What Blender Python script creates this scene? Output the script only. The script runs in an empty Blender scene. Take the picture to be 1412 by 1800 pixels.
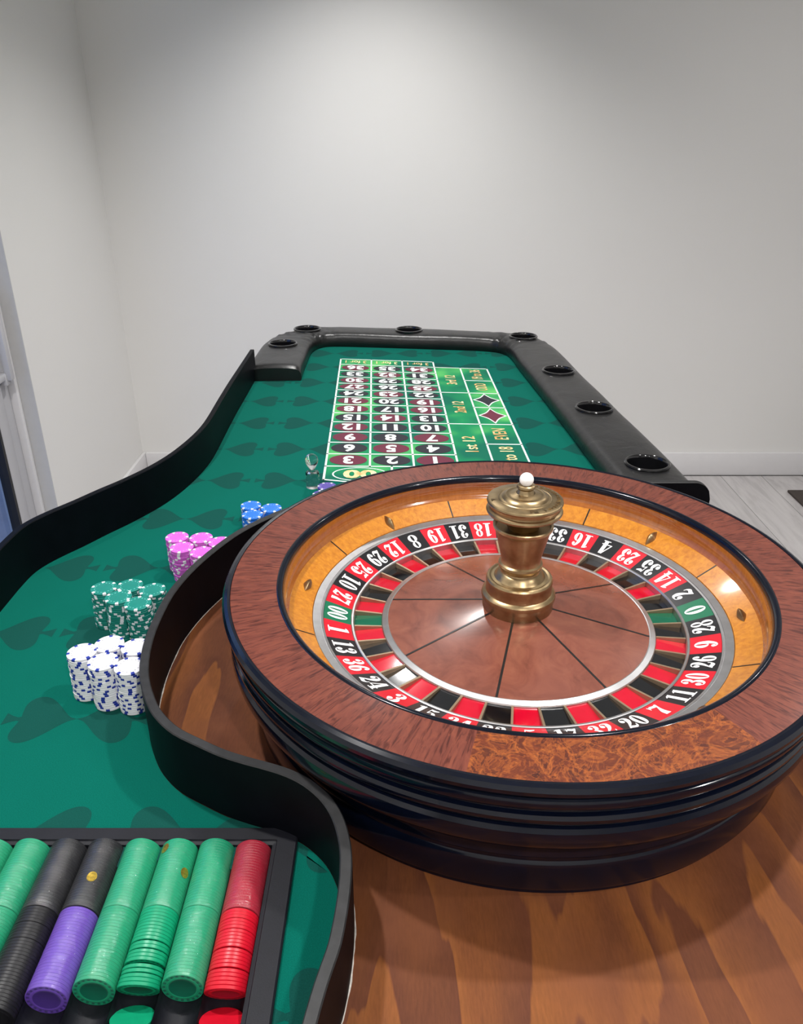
import bpy, bmesh, math, random
from mathutils import Vector, Matrix
random.seed(7)
S = bpy.context.scene
COL = S.collection
R = math.radians
PI = math.pi

# ------------------------------------------------------------------ camera
F = 0.78                                   # height of the felt above the floor
cam_d = bpy.data.cameras.new('camera')
cam = bpy.data.objects.new('camera', cam_d); COL.objects.link(cam)
cam.location = (0, 0, F + 0.70)
cam.rotation_euler = (R(90 - 26.02), 0, 0)
cam_d.sensor_fit = 'HORIZONTAL'; cam_d.sensor_width = 36.0
cam_d.lens = 36.0 * 1404.0 / 1412.0
cam_d.clip_start = 0.02
S.camera = cam

# ------------------------------------------------------------------ world, lamps, exposure
W = bpy.data.worlds.new('world'); S.world = W; W.use_nodes = True
bgn = W.node_tree.nodes['Background']
bgn.inputs[0].default_value = (0.36, 0.52, 0.85, 1); bgn.inputs[1].default_value = 1.5

def room_and_fill_spot(x, y, watts, rad=0.035, ang=150, blend=1.0, col=(1, 0.98, 0.955)):  # downward spots: room lights and added fills alike
    l = bpy.data.lights.new('room_and_fill_spot', 'SPOT'); l.energy = watts; l.shadow_soft_size = rad
    l.spot_size = R(ang); l.spot_blend = blend; l.color = col
    o = bpy.data.objects.new('room_and_fill_spot', l); COL.objects.link(o); o.location = (x, y, 2.47)
room_and_fill_spot(-0.09, 2.70, 64, ang=118)
room_and_fill_spot(0.62, 1.00, 46)
room_and_fill_spot(1.60, 2.30, 18)
room_and_fill_spot(1.60, 0.10, 34)
room_and_fill_spot(-0.60, 1.00, 56)  # unseen spot, set here to brighten the left wall
room_and_fill_spot(0.50, -0.70, 74)  # unseen fill spot added behind the camera to brighten the front deck
room_and_fill_spot(-0.60, -1.00, 36)  # another unseen fill spot from behind the camera

S.view_settings.view_transform = 'Standard'
S.view_settings.look = 'None'
S.view_settings.gamma = 1.0
S.view_settings.use_curve_mapping = False
S.view_settings.exposure = 0.55

# ------------------------------------------------------------------ material helpers
def srgb(r, g, b):
    f = lambda c: (c / 255 / 12.92) if c / 255 <= 0.04045 else ((c / 255 + 0.055) / 1.055) ** 2.4
    return (f(r), f(g), f(b), 1)

class NT:
    def __init__(s, name):
        s.m = bpy.data.materials.new(name); s.m.use_nodes = True
        s.t = s.m.node_tree; s.b = s.t.nodes['Principled BSDF']
    def n(s, typ, **kw):
        nd = s.t.nodes.new(typ)
        for k, v in kw.items(): setattr(nd, k, v)
        return nd
    def l(s, a, b): s.t.links.new(a, b)
    def math(s, op, a, b=None, c=None):
        nd = s.n('ShaderNodeMath', operation=op)
        for i, v in enumerate((a, b, c)):
            if v is None: continue
            if isinstance(v, (int, float)): nd.inputs[i].default_value = v
            else: s.l(v, nd.inputs[i])
        return nd.outputs[0]
    def xyz(s, x, y, z):
        nd = s.n('ShaderNodeCombineXYZ')
        for i, v in enumerate((x, y, z)):
            if isinstance(v, (int, float)): nd.inputs[i].default_value = v
            else: s.l(v, nd.inputs[i])
        return nd.outputs[0]
    def obj(s):
        return s.n('ShaderNodeTexCoord').outputs['Object']
    def sep(s, v):
        nd = s.n('ShaderNodeSeparateXYZ'); s.l(v, nd.inputs[0]); return nd.outputs
    def noise(s, vec, scale, detail=3, rough=0.5, dist=0.0):
        nd = s.n('ShaderNodeTexNoise'); nd.inputs['Scale'].default_value = scale
        nd.inputs['Detail'].default_value = detail; nd.inputs['Roughness'].default_value = rough
        nd.inputs['Distortion'].default_value = dist
        if vec is not None: s.l(vec, nd.inputs['Vector'])
        return nd.outputs['Fac']
    def ramp(s, fac, stops, interp='LINEAR'):
        nd = s.n('ShaderNodeValToRGB'); nd.color_ramp.interpolation = interp
        e = nd.color_ramp.elements
        while len(e) < len(stops): e.new(0.5)
        for q, (p, c) in zip(e, stops):
            q.position = p; q.color = c if len(c) == 4 else (*c, 1)
        s.l(fac, nd.inputs[0]); return nd.outputs[0]
    def mix(s, fac, a, b, typ='MIX'):
        nd = s.n('ShaderNodeMix', data_type='RGBA', blend_type=typ)
        for i, v in ((0, fac), (6, a), (7, b)):
            if isinstance(v, (int, float)): nd.inputs[i].default_value = v
            elif isinstance(v, tuple): nd.inputs[i].default_value = v
            else: s.l(v, nd.inputs[i])
        return nd.outputs[2]
    def bump(s, h, strength=0.2, dist=0.001):
        nd = s.n('ShaderNodeBump'); nd.inputs['Strength'].default_value = strength
        nd.inputs['Distance'].default_value = dist
        s.l(h, nd.inputs['Height']); s.l(nd.outputs[0], s.b.inputs['Normal'])
    def set(s, **kw):
        for k, v in kw.items():
            i = s.b.inputs[k.replace('_', ' ')]
            if hasattr(v, 'is_linked') or hasattr(v, 'links'): s.l(v, i)
            else: i.default_value = v
        return s

def plain(name, col, rough=0.5, metal=0.0, coat=0.0, var=0.06, vscale=40, bump=0.0, bscale=400, spec=0.5):
    k = NT(name); o = k.obj(); nz = k.noise(o, vscale, 4)
    dark = tuple(c * (1 - var) for c in col[:3]) + (1,); lite = tuple(min(1, c * (1 + var)) for c in col[:3]) + (1,)
    k.set(Base_Color=k.ramp(nz, [(0.3, dark), (0.7, lite)]), Roughness=rough, Metallic=metal, Coat_Weight=coat)
    k.b.inputs['Coat Roughness'].default_value = 0.06
    k.b.inputs['Specular IOR Level'].default_value = spec
    if bump: k.bump(k.noise(o, bscale, 3), bump, 0.0006)
    return k.m

M = {}
M['wall'] = plain('wall_paint', (0.80, 0.792, 0.775, 1), 0.65, var=0.012, vscale=1.5, bump=0.05, bscale=160, spec=0.3)
M['ceiling'] = plain('ceiling_paint', (0.8, 0.8, 0.79, 1), 0.8, var=0.01)
M['trim'] = plain('white_trim', (0.76, 0.75, 0.76, 1), 0.35, var=0.01)
M['reveal'] = plain('reveal_shade_grey', (0.56, 0.555, 0.55, 1), 0.6, var=0.02)  # shade of the door reveal put into a grey colour
M['upvc'] = plain('white_plastic_frame', (0.52, 0.52, 0.545, 1), 0.3, var=0.02, vscale=12)
M['gasket'] = plain('black_gasket', (0.01, 0.01, 0.012, 1), 0.5)
M['mat'] = plain('brown_mat', srgb(70, 62, 58), 0.95, var=0.25, vscale=200, bump=0.5, bscale=500)
M['outdoor'] = plain('blue_grey_cladding', srgb(150, 175, 215), 0.7, var=0.08, vscale=5)
M['outdoor_ground'] = plain('outdoor_paving', srgb(110, 115, 125), 0.8, var=0.15, vscale=6)

def felt_mat(name, c0, c1):
    k = NT(name); o = k.obj()
    f = k.noise(o, 900, 2, 0.7); g = k.noise(o, 9, 3)
    a = k.ramp(f, [(0.3, c0), (0.7, c1)])
    k.set(Base_Color=k.mix(k.math('MULTIPLY', g, 0.25), a, c0), Roughness=0.95)
    k.b.inputs['Specular IOR Level'].default_value = 0.08
    k.b.inputs['Sheen Weight'].default_value = 0.04
    k.b.inputs['Sheen Roughness'].default_value = 0.5
    k.b.inputs['Sheen Tint'].default_value = (0.3, 0.8, 0.65, 1)
    k.bump(f, 0.25, 0.0004)
    return k.m
M['felt'] = felt_mat('green_felt', srgb(0, 84, 71), srgb(3, 102, 89))
M['spade'] = felt_mat('dark_green_print', srgb(12, 66, 59), srgb(18, 80, 72))

def cell_mat():
    k = NT('layout_green'); o = k.obj()
    g = k.noise(o, 6.0, 2, 0.5)
    k.set(Base_Color=k.ramp(g, [(0.36, srgb(10, 100, 78)), (0.50, srgb(24, 132, 84)), (0.66, srgb(92, 184, 100))]), Roughness=0.85)
    k.b.inputs['Specular IOR Level'].default_value = 0.2
    return k.m
M['cell'] = cell_mat()
M['print_white'] = plain('layout_white', srgb(228, 238, 232), 0.8, var=0.03, vscale=300)
M['print_maroon'] = plain('layout_maroon', srgb(98, 30, 52), 0.8, var=0.05, vscale=300)
M['print_black'] = plain('layout_black', srgb(28, 28, 38), 0.8, var=0.05, vscale=300)
def gold_print():
    k = NT('layout_gold'); o = k.obj()
    k.set(Base_Color=k.ramp(k.noise(o, 30, 2), [(0.35, srgb(214, 160, 92)), (0.65, srgb(250, 232, 178))]), Roughness=0.75)
    return k.m
M['print_gold'] = gold_print()

M['rail'] = plain('black_laminate', (0.002, 0.0026, 0.0045, 1), 0.5, var=0.2, vscale=30, spec=0.09)
M['rail_worn'] = plain('worn_black_edge', (0.012, 0.012, 0.013, 1), 0.5, var=0.4, vscale=90)
def leather():
    k = NT('black_leatherette'); o = k.obj()
    f = k.noise(o, 260, 4, 0.6); g = k.noise(o, 14, 3, 0.5, 0.6)
    k.set(Base_Color=k.ramp(g, [(0.3, (0.007, 0.007, 0.0075, 1)), (0.7, (0.011, 0.011, 0.0115, 1))]), Roughness=0.33)
    h = k.math('ADD', k.math('MULTIPLY', f, 0.25), k.math('MULTIPLY', g, 1.6))
    k.bump(h, 0.35, 0.004)
    return k.m
M['leather'] = leather()
M['cup'] = plain('gloss_black_plastic', (0.006, 0.006, 0.007, 1), 0.12, coat=0.4)
M['tray'] = plain('matte_black_tray', (0.006, 0.0065, 0.0105, 1), 0.55, var=0.12, vscale=60, bump=0.15, bscale=900, spec=0.3)
M['lacquer'] = plain('black_lacquer', (0.0015, 0.003, 0.009, 1), 0.16, coat=0.2, spec=0.28, var=0.15)
M['silver'] = plain('brushed_silver', (0.62, 0.62, 0.63, 1), 0.34, 1.0, var=0.08, vscale=60)
M['fret'] = plain('tan_brass_fret', (0.40, 0.29, 0.19, 1), 0.38, 0.7, var=0.1)
def brass():
    k = NT('aged_brass'); o = k.obj()
    g = k.noise(o, 60, 4, 0.6)
    k.set(Base_Color=k.ramp(g, [(0.3, (0.30, 0.215, 0.115, 1)), (0.7, (0.44, 0.325, 0.18, 1))]), Metallic=1.0,
          Roughness=k.math('MULTIPLY_ADD', g, 0.2, 0.24))
    return k.m
M['brass'] = brass()
M['tile_red'] = plain('tile_red', srgb(196, 8, 34), 0.35, coat=0.25, var=0.05)
M['tile_black'] = plain('tile_black', srgb(20, 20, 24), 0.3, coat=0.25, var=0.1)
M['tile_green'] = plain('tile_green', srgb(0, 100, 68), 0.35, coat=0.25, var=0.05)
M['pocket_red'] = plain('pocket_red', srgb(186, 6, 38), 0.09, coat=0.6, var=0.06)
M['pocket_black'] = plain('pocket_black', srgb(14, 15, 18), 0.09, coat=0.6, var=0.1)
M['pocket_green'] = plain('pocket_green', srgb(0, 88, 62), 0.09, coat=0.6, var=0.06)
M['numeral'] = plain('numeral_white', srgb(245, 245, 245), 0.4, var=0.01)
M['inlay'] = plain('dark_inlay', (0.006, 0.005, 0.005, 1), 0.3)
M['ball'] = plain('white_ball', srgb(250, 250, 250), 0.2, var=0.005)

def polar(k):
    x, y, z = k.sep(k.obj())
    ang = k.math('ARCTAN2', y, x)
    r = k.math('SQRT', k.math('ADD', k.math('MULTIPLY', x, x), k.math('MULTIPLY', y, y)))
    return ang, r
def rim_wood(name, burl):
    k = NT(name); ang, r = polar(k)
    rnd = k.n('ShaderNodeObjectInfo').outputs['Random']
    seed = k.math('MULTIPLY', rnd, 50)
    v = k.xyz(k.math('MULTIPLY', ang, 14), k.math('MULTIPLY', r, 14), seed)
    f1 = k.noise(v, 2.2, 5, 0.6, 1.1)
    v2 = k.xyz(k.math('MULTIPLY', ang, 75), k.math('MULTIPLY', r, 26), seed)
    f2 = k.noise(v2, 1.2, 3, 0.5, 1.2)
    base = k.ramp(f1, [(0.25, srgb(90, 41, 31)), (0.5, srgb(108, 53, 40)), (0.75, srgb(122, 63, 46))])
    lines = k.ramp(f2, [(0.36, (0.34, 0.2, 0.18, 1)), (0.50, (1, 1, 1, 1)), (1, (1, 1, 1, 1))])
    col = k.mix(0.85, base, lines, 'MULTIPLY')
    if burl:
        o = k.obj()
        b = k.noise(o, 15, 4, 0.6, 2.6)
        b2 = k.noise(o, 28, 4, 0.65, 3.0)
        bc = k.ramp(b, [(0.30, srgb(66, 24, 16)), (0.45, srgb(118, 54, 28)), (0.5, srgb(182, 104, 46)), (0.56, srgb(92, 38, 24)), (0.72, srgb(152, 82, 36))])
        bd = k.ramp(b2, [(0.42, srgb(66, 24, 16)), (0.47, srgb(178, 98, 42)), (0.54, srgb(92, 38, 24)), (0.7, srgb(150, 78, 34))])
        col = k.mix(1.0, k.mix(0.5, bc, bd), (0.78, 0.72, 0.68, 1), 'MULTIPLY')
    k.b.inputs['Specular IOR Level'].default_value = 0.3
    k.set(Base_Color=col, Roughness=0.4, Coat_Weight=0.28)
    k.b.inputs['Coat Roughness'].default_value = 0.16
    return k.m
M['rim'] = rim_wood('rim_veneer', False)
M['burl'] = rim_wood('burl_veneer', True)
def amber(name, c0, c1, rough, coat):
    k = NT(name); ang, r = polar(k)
    rnd = k.math('MULTIPLY', k.n('ShaderNodeObjectInfo').outputs['Random'], 40)
    v = k.xyz(k.math('MULTIPLY', ang, 22), k.math('MULTIPLY', r, 60), rnd)
    f = k.noise(v, 2.0, 4, 0.6, 0.6)
    g = k.noise(k.obj(), 140, 3, 0.6, 0.5)
    a = k.ramp(f, [(0.3, c0), (0.7, c1)])
    k.set(Base_Color=k.mix(0.35, a, k.ramp(g, [(0.35, c0), (0.65, c1)])), Roughness=rough, Coat_Weight=coat)
    k.b.inputs['Coat Roughness'].default_value = 0.08
    return k.m
M['apron'] = amber('amber_maple', srgb(168, 96, 14), srgb(208, 138, 36), 0.3, 0.6)
M['track'] = amber('amber_track', srgb(142, 76, 22), srgb(170, 100, 36), 0.18, 1.0)
def cone_wood():
    k = NT('cone_veneer'); o = k.obj()
    rnd = k.math('MULTIPLY', k.n('ShaderNodeObjectInfo').outputs['Random'], 40)
    mp = k.n('ShaderNodeVectorMath', operation='ADD'); k.l(o, mp.inputs[0]); k.l(k.xyz(rnd, rnd, 0.0), mp.inputs[1])
    f = k.noise(mp.outputs[0], 22, 5, 0.62, 1.5)
    k.set(Base_Color=k.ramp(f, [(0.25, srgb(96, 50, 38)), (0.5, srgb(120, 66, 51)), (0.75, srgb(134, 79, 60))]), Roughness=0.26, Coat_Weight=0.6)
    k.b.inputs['Coat Roughness'].default_value = 0.16
    return k.m
M['cone'] = cone_wood()

def deck_wood():
    k = NT('stained_plywood'); x, y, z = k.sep(k.obj())
    wob = k.math('MULTIPLY', k.noise(k.xyz(k.math('MULTIPLY', x, 60), k.math('MULTIPLY', y, 5), 1.0), 1.0, 2, 0.5), 0.10)
    v = k.xyz(k.math('MULTIPLY', x, 10.0), k.math('MULTIPLY', k.math('ADD', k.math('ADD', y, k.math('MULTIPLY', x, 0.3)), wob), 2.6), 5.3)
    f = k.noise(v, 1.0, 2.0, 0.4, 0.3)
    band = k.math('FRACT', k.math('MULTIPLY', f, 5.0))
    stain = k.ramp(band, [(0.0, srgb(92, 52, 35)), (0.35, srgb(102, 59, 36)), (0.7, srgb(118, 69, 37)), (0.96, srgb(130, 78, 40)), (1.0, srgb(96, 54, 35))])
    fine = k.noise(k.xyz(k.math('MULTIPLY', x, 420), k.math('MULTIPLY', y, 60), 0.0), 1.0, 4, 0.65)
    blot = k.noise(k.obj(), 11, 4, 0.6)
    c = k.mix(0.45, stain, k.ramp(fine, [(0.25, (0.5, 0.5, 0.5, 1)), (0.75, (1.25, 1.2, 1.15, 1))]), 'MULTIPLY')
    c = k.mix(k.ramp(blot, [(0.4, (0, 0, 0, 1)), (0.7, (0.6, 0.6, 0.6, 1))]), c, srgb(116, 69, 45))
    k.set(Base_Color=c, Roughness=k.math('MULTIPLY_ADD', blot, 0.2, 0.5))
    k.b.inputs['Specular IOR Level'].default_value = 0.16
    k.bump(fine, 0.08, 0.0005)
    return k.m
M['deck'] = deck_wood()
M['chipped'] = plain('chipped_white_edge', srgb(196, 190, 182), 0.8, var=0.3, vscale=150)

def plank_mat():
    k = NT('grey_laminate'); x, y, z = k.sep(k.obj())
    rnd = k.n('ShaderNodeObjectInfo').outputs['Random']
    g = k.noise(k.xyz(k.math('MULTIPLY', x, 26), k.math('MULTIPLY', y, 2.2), k.math('MULTIPLY', rnd, 60)), 1.0, 5, 0.6, 0.8)
    a = k.ramp(g, [(0.25, srgb(176, 172, 172)), (0.5, srgb(200, 196, 196)), (0.8, srgb(214, 211, 210))])
    sh = k.math('MULTIPLY_ADD', rnd, 0.14, 0.9)
    k.set(Base_Color=k.mix(1.0, a, k.xyz(sh, sh, sh), 'MULTIPLY'), Roughness=0.38)
    return k.m
M['plank'] = plank_mat()
M['floor_base'] = plain('floor_joint', srgb(120, 116, 114), 0.8)

def glass_mat(name, col=(1, 1, 1, 1), rough=0.0, ior=1.49):
    k = NT(name)
    k.set(Base_Color=col, Roughness=rough); k.b.inputs['Transmission Weight'].default_value = 1.0
    k.b.inputs['IOR'].default_value = ior
    return k.m
M['acrylic'] = glass_mat('clear_acrylic', (0.97, 1, 0.99, 1))
def film_mat():
    k = NT('shrink_film'); t = k.t
    tr = k.n('ShaderNodeBsdfTransparent'); gl = k.n('ShaderNodeBsdfGlossy'); df = k.n('ShaderNodeBsdfDiffuse')
    df.inputs[0].default_value = (0.7, 0.72, 0.75, 1); gl.inputs['Roughness'].default_value = 0.1
    o = k.obj(); h = k.noise(o, 220, 4, 0.6, 1.0)
    bp = k.n('ShaderNodeBump'); bp.inputs['Strength'].default_value = 0.5; bp.inputs['Distance'].default_value = 0.002
    k.l(h, bp.inputs['Height']); k.l(bp.outputs[0], gl.inputs['Normal'])
    m1 = k.n('ShaderNodeMixShader'); m2 = k.n('ShaderNodeMixShader')
    k.l(k.math('MULTIPLY', k.noise(o, 60, 3), 0.035), m1.inputs[0]); k.l(tr.outputs[0], m1.inputs[1]); k.l(df.outputs[0], m1.inputs[2])
    m2.inputs[0].default_value = 0.05; k.l(m1.outputs[0], m2.inputs[1]); k.l(gl.outputs[0], m2.inputs[2])
    k.l(m2.outputs[0], t.nodes['Material Output'].inputs['Surface'])
    return k.m
M['film'] = film_mat()
def pane_mat():
    k = NT('door_glass'); t = k.t
    tr = k.n('ShaderNodeBsdfTransparent'); gl = k.n('ShaderNodeBsdfGlossy'); gl.inputs['Roughness'].default_value = 0.02
    tr.inputs[0].default_value = (0.85, 0.9, 0.97, 1)
    m = k.n('ShaderNodeMixShader'); m.inputs[0].default_value = 0.08
    k.l(tr.outputs[0], m.inputs[1]); k.l(gl.outputs[0], m.inputs[2]); k.l(m.outputs[0], t.nodes['Material Output'].inputs['Surface'])
    return k.m
M['pane'] = pane_mat()
M['sticker'] = plain('gold_sticker', (0.55, 0.38, 0.06, 1), 0.3, 0.8, var=0.35, vscale=500)
CH = {}
for nm, rgb in dict(white=(230, 230, 235), green=(20, 126, 114), pink=(204, 96, 200), blue=(34, 112, 216), violet=(78, 62, 150),
                    navy=(30, 50, 150), grey=(150, 150, 155), tgreen=(8, 146, 104), tdark=(8, 92, 70), red=(196, 14, 38), rred=(160, 18, 44),
                    black=(22, 22, 26), purple=(100, 66, 170), pdark=(66, 44, 120), palegreen=(120, 200, 190), palepink=(236, 190, 236), paleblue=(150, 195, 240), paleviolet=(180, 170, 225)).items():
    CH[nm] = plain('chip_' + nm, srgb(*rgb), 0.38, var=0.05, vscale=120)

# ------------------------------------------------------------------ mesh helpers
def mk(name, verts, faces, mat, parent=None, smooth=False, idx=None, loc=None):
    me = bpy.data.meshes.new(name); me.from_pydata(verts, [], faces)
    for m in (mat if isinstance(mat, (list, tuple)) else [mat]): me.materials.append(m)
    if idx: me.polygons.foreach_set('material_index', idx)
    if smooth: me.polygons.foreach_set('use_smooth', [True] * len(me.polygons))
    me.update()
    o = bpy.data.objects.new(name, me); COL.objects.link(o)
    if parent: o.parent = parent
    if loc: o.location = loc
    return o
def sharp(o, deg=35):
    me = o.data; bm = bmesh.new(); bm.from_mesh(me)
    bmesh.ops.recalc_face_normals(bm, faces=bm.faces)
    for e in bm.edges: e.smooth = len(e.link_faces) == 2 and e.calc_face_angle(0) < R(deg)
    for f in bm.faces: f.smooth = True
    bm.to_mesh(me); bm.free(); me.update(); return o
def empty(name, loc=(0, 0, 0), rz=0):
    o = bpy.data.objects.new(name, None); COL.objects.link(o); o.location = loc; o.rotation_euler = (0, 0, rz); o.empty_display_size = 0.05
    return o
def tag(o, label=None, cat=None, group=None, kind=None):
    for k, v in (('label', label), ('category', cat), ('group', group), ('kind', kind)):
        if v: o[k] = v
    return o
def box_vf(x0, x1, y0, y1, z0, z1):
    v = [(x0, y0, z0), (x1, y0, z0), (x1, y1, z0), (x0, y1, z0), (x0, y0, z1), (x1, y0, z1), (x1, y1, z1), (x0, y1, z1)]
    return v, [(0, 3, 2, 1), (4, 5, 6, 7), (0, 1, 5, 4), (1, 2, 6, 5), (2, 3, 7, 6), (3, 0, 4, 7)]
def box(name, x0, x1, y0, y1, z0, z1, mat, parent=None, bevel=0.0):
    v, f = box_vf(x0, x1, y0, y1, z0, z1)
    if not bevel: return mk(name, v, f, mat, parent)
    me = bpy.data.meshes.new(name); me.from_pydata(v, [], f); me.materials.append(mat)
    bm = bmesh.new(); bm.from_mesh(me); bmesh.ops.bevel(bm, geom=bm.edges[:], offset=bevel, segments=2, profile=0.5, affect='EDGES')
    bm.to_mesh(me); bm.free(); o = bpy.data.objects.new(name, me); COL.objects.link(o); o.parent = parent; return sharp(o, 40)
def lathe_vf(prof, n, closed=False):
    v = []; f = []
    for i in range(n):
        a = 2 * PI * i / n; c, s = math.cos(a), math.sin(a)
        v += [(r * c, r * s, z) for r, z in prof]
    k = len(prof)
    for i in range(n):
        j = (i + 1) % n
        for q in range(k if closed else k - 1):
            w = (q + 1) % k
            f.append((i * k + q, j * k + q, j * k + w, i * k + w))
    return v, f
def lathe(name, prof, mat, parent=None, n=96, closed=False, deg=35, loc=None):
    v, f = lathe_vf(prof, n, closed)
    o = mk(name, v, f, mat, parent, loc=loc)
    bm = bmesh.new(); bm.from_mesh(o.data); bmesh.ops.remove_doubles(bm, verts=bm.verts[:], dist=1e-6); bm.to_mesh(o.data); bm.free()
    return sharp(o, deg)
def wedge(name, r0, z0, r1, z1, a0, a1, mat, parent, n=6, thk=0.003, gap=0.0, rows=1):
    """solid ring segment: top runs from (r0,z0) to (r1,z1)"""
    v = []; f = []
    for j in range(rows + 1):
        t = j / rows; r = r0 + (r1 - r0) * t; z = z0 + (z1 - z0) * t
        g = gap / r
        for i in range(n + 1):
            a = a0 + g + (a1 - a0 - 2 * g) * i / n
            v.append((r * math.cos(a), r * math.sin(a), z))
    m = len(v); v += [(x, y, z - thk) for x, y, z in v]
    w = n + 1
    for j in range(rows):
        for i in range(n):
            q = j * w + i
            f.append((q, q + 1, q + w + 1, q + w)); f.append((m + q, m + q + w, m + q + w + 1, m + q + 1))
    for i in range(n):
        f.append((i, m + i, m + i + 1, i + 1)); q = rows * w + i; f.append((q, q + 1, m + q + 1, m + q))
    for j in range(rows):
        q = j * w; f.append((q, q + w, m + q + w, m + q)); q = j * w + n; f.append((q, m + q, m + q + w, q + w))
    return sharp(mk(name, v, f, mat, parent), 30)
def smooth_poly(p, n=6, closed=False):
    """Catmull-Rom through the points"""
    out = []; k = len(p)
    for i in range(k if closed else k - 1):
        g = lambda j: Vector(p[j % k] if closed else p[min(max(j, 0), k - 1)])
        a, b, c, d = g(i - 1), g(i), g(i + 1), g(i + 2)
        for q in range(n):
            t = q / n
            out.append(0.5 * ((2 * b) + (c - a) * t + (2 * a - 5 * b + 4 * c - d) * t * t + (3 * b - a - 3 * c + d) * t ** 3))
    if not closed: out.append(Vector(p[-1]))
    return out
def slab(name, loops, z0, z1, mat, parent):
    """flat slab from an outer loop and hole loops"""
    bm = bmesh.new(); E = []
    for lp in loops:
        vs = [bm.verts.new((x, y, z1)) for x, y in lp]
        E += [bm.edges.new((vs[i], vs[(i + 1) % len(vs)])) for i in range(len(vs))]
    bmesh.ops.triangle_fill(bm, use_beauty=True, use_dissolve=False, edges=E)
    top = bm.faces[:]
    for fc in top:
        if fc.normal.z < 0: fc.normal_flip()
    r = bmesh.ops.extrude_face_region(bm, geom=top)
    for v in r['geom']:
        if isinstance(v, bmesh.types.BMVert): v.co.z = z0
    bmesh.ops.recalc_face_normals(bm, faces=bm.faces)
    me = bpy.data.meshes.new(name); bm.to_mesh(me); bm.free(); me.materials.append(mat)
    o = bpy.data.objects.new(name, me); COL.objects.link(o); o.parent = parent; return o
def fence(name, path, thick, z0, ztop, mat, parent, side=1, top_mat=None):
    """upright board along a plan path; ztop may be a function of the arc length"""
    P = [Vector(p) for p in path]; n = len(P); v = []; f = []; idx = []
    s = 0
    for i in range(n):
        t = (P[min(i + 1, n - 1)] - P[max(i - 1, 0)]).normalized(); nr = Vector((t.y, -t.x)) * side
        if i: s += (P[i] - P[i - 1]).length
        zt = ztop(s) if callable(ztop) else ztop
        a, b = P[i], P[i] + nr * thick
        bv = min(0.0012, thick * 0.2)
        a2, b2 = P[i] + nr * bv, P[i] + nr * (thick - bv)
        v += [(a.x, a.y, z0), (a.x, a.y, zt - bv), (a2.x, a2.y, zt), (b2.x, b2.y, zt), (b.x, b.y, zt - bv), (b.x, b.y, z0)]
    for i in range(n - 1):
        for q in range(6):
            w = (q + 1) % 6
            f.append((i * 6 + q, i * 6 + w, (i + 1) * 6 + w, (i + 1) * 6 + q)); idx.append(1 if (top_mat and q in (1, 2, 3)) else 0)
    f.append(tuple(range(6))); f.append(tuple((n - 1) * 6 + q for q in reversed(range(6)))); idx += [0, 0]
    o = mk(name, v, f, [mat] + ([top_mat] if top_mat else []), parent, idx=idx)
    return sharp(o, 30)
ORD = ['topmost', 'second', 'third', 'fourth', 'fifth', 'sixth', 'seventh', 'eighth', 'ninth', 'tenth', 'eleventh', 'twelfth', 'thirteenth', 'fourteenth',
       'fifteenth', 'sixteenth', 'seventeenth', 'eighteenth', 'nineteenth', 'twentieth', 'twenty-first', 'twenty-second', 'twenty-third', 'twenty-fourth',
       'twenty-fifth', 'twenty-sixth', 'twenty-seventh', 'twenty-eighth', 'twenty-ninth', 'thirtieth']

# ================================================================== THE ROOM
XL, YB, XR, YF, ZC = -1.195, 3.435, 2.6, -1.7, 2.5
def struct(o): o['kind'] = 'structure'; return o
fl = struct(box('floor', XL - 0.3, XR, YF, YB, -0.05, -0.006, M['floor_base']))
pw, plen = 0.19, 1.28
v, f = box_vf(-pw / 2 + 0.0012, pw / 2 - 0.0012, -plen / 2 + 0.0012, plen / 2 - 0.0012, -0.006, 0.0)
plank_me = None
nx = int((XR - XL) / pw)
for i in range(nx):
    for j in range(-1, 4):
        cx = XL + 0.02 + pw * (i + 0.5); cy = YB - 0.01 - plen * (j + 0.5) + (0.43 * (i % 3)) - 0.43
        y1 = min(cy + plen / 2, YB - 0.02); y0 = max(cy - plen / 2, YF)
        if cx > XR - 0.1 or y1 - y0 < 0.05: continue
        if plank_me is None:
            p = mk('plank', v, f, M['plank'], fl); plank_me = p.data
        else:
            p = bpy.data.objects.new('plank', plank_me); COL.objects.link(p); p.parent = fl
        p.location = (cx, (y0 + y1) / 2, 0); p.scale = (1, (y1 - y0) / plen, 1)
struct(box('wall_back', XL - 0.3, XR + 0.1, YB, YB + 0.1, -0.05, ZC, M['wall']))
struct(box('wall_right', XR, XR + 0.1, YF, YB, -0.05, ZC, M['wall']))
struct(box('wall_front', XL - 0.3, XR + 0.1, YF - 0.1, YF, -0.05, ZC, M['wall']))
struct(box('ceiling', XL - 0.3, XR + 0.1, YF - 0.1, YB + 0.1, ZC, ZC + 0.08, M['ceiling']))
# left wall with the opening of the glazed door
DY0, DY1, DZ = 1.05, 2.505, 2.12
wl = struct(empty('wall_left'))
box('wall_panel', XL - 0.12, XL, DY1, YB, 0, ZC, M['wall'], wl)
box('wall_panel', XL - 0.12, XL, YF, DY0, 0, ZC, M['wall'], wl)
box('lintel', XL - 0.12, XL, DY0, DY1, DZ, ZC, M['wall'], wl)
def baseboard(name, x0, x1, y0, y1):
    o = struct(box(name, x0, x1, y0, y1, 0, 0.113, M['trim'], None, 0.004))
baseboard('baseboard_back', XL + 0.016, XR, YB - 0.016, YB)
baseboard('baseboard_left', XL, XL + 0.016, DY1 + 0.03, YB)
baseboard('baseboard_right', XR - 0.016, XR, YF, YB - 0.02)
d1 = struct(empty('door_1'))
box('reveal_shade', XL - 0.046, XL - 0.0005, DY1 - 0.003, DY1 - 0.0002, 0, DZ, M['reveal'], d1)  # added strip over the wall end; its grey paints the reveal's shade
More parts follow.
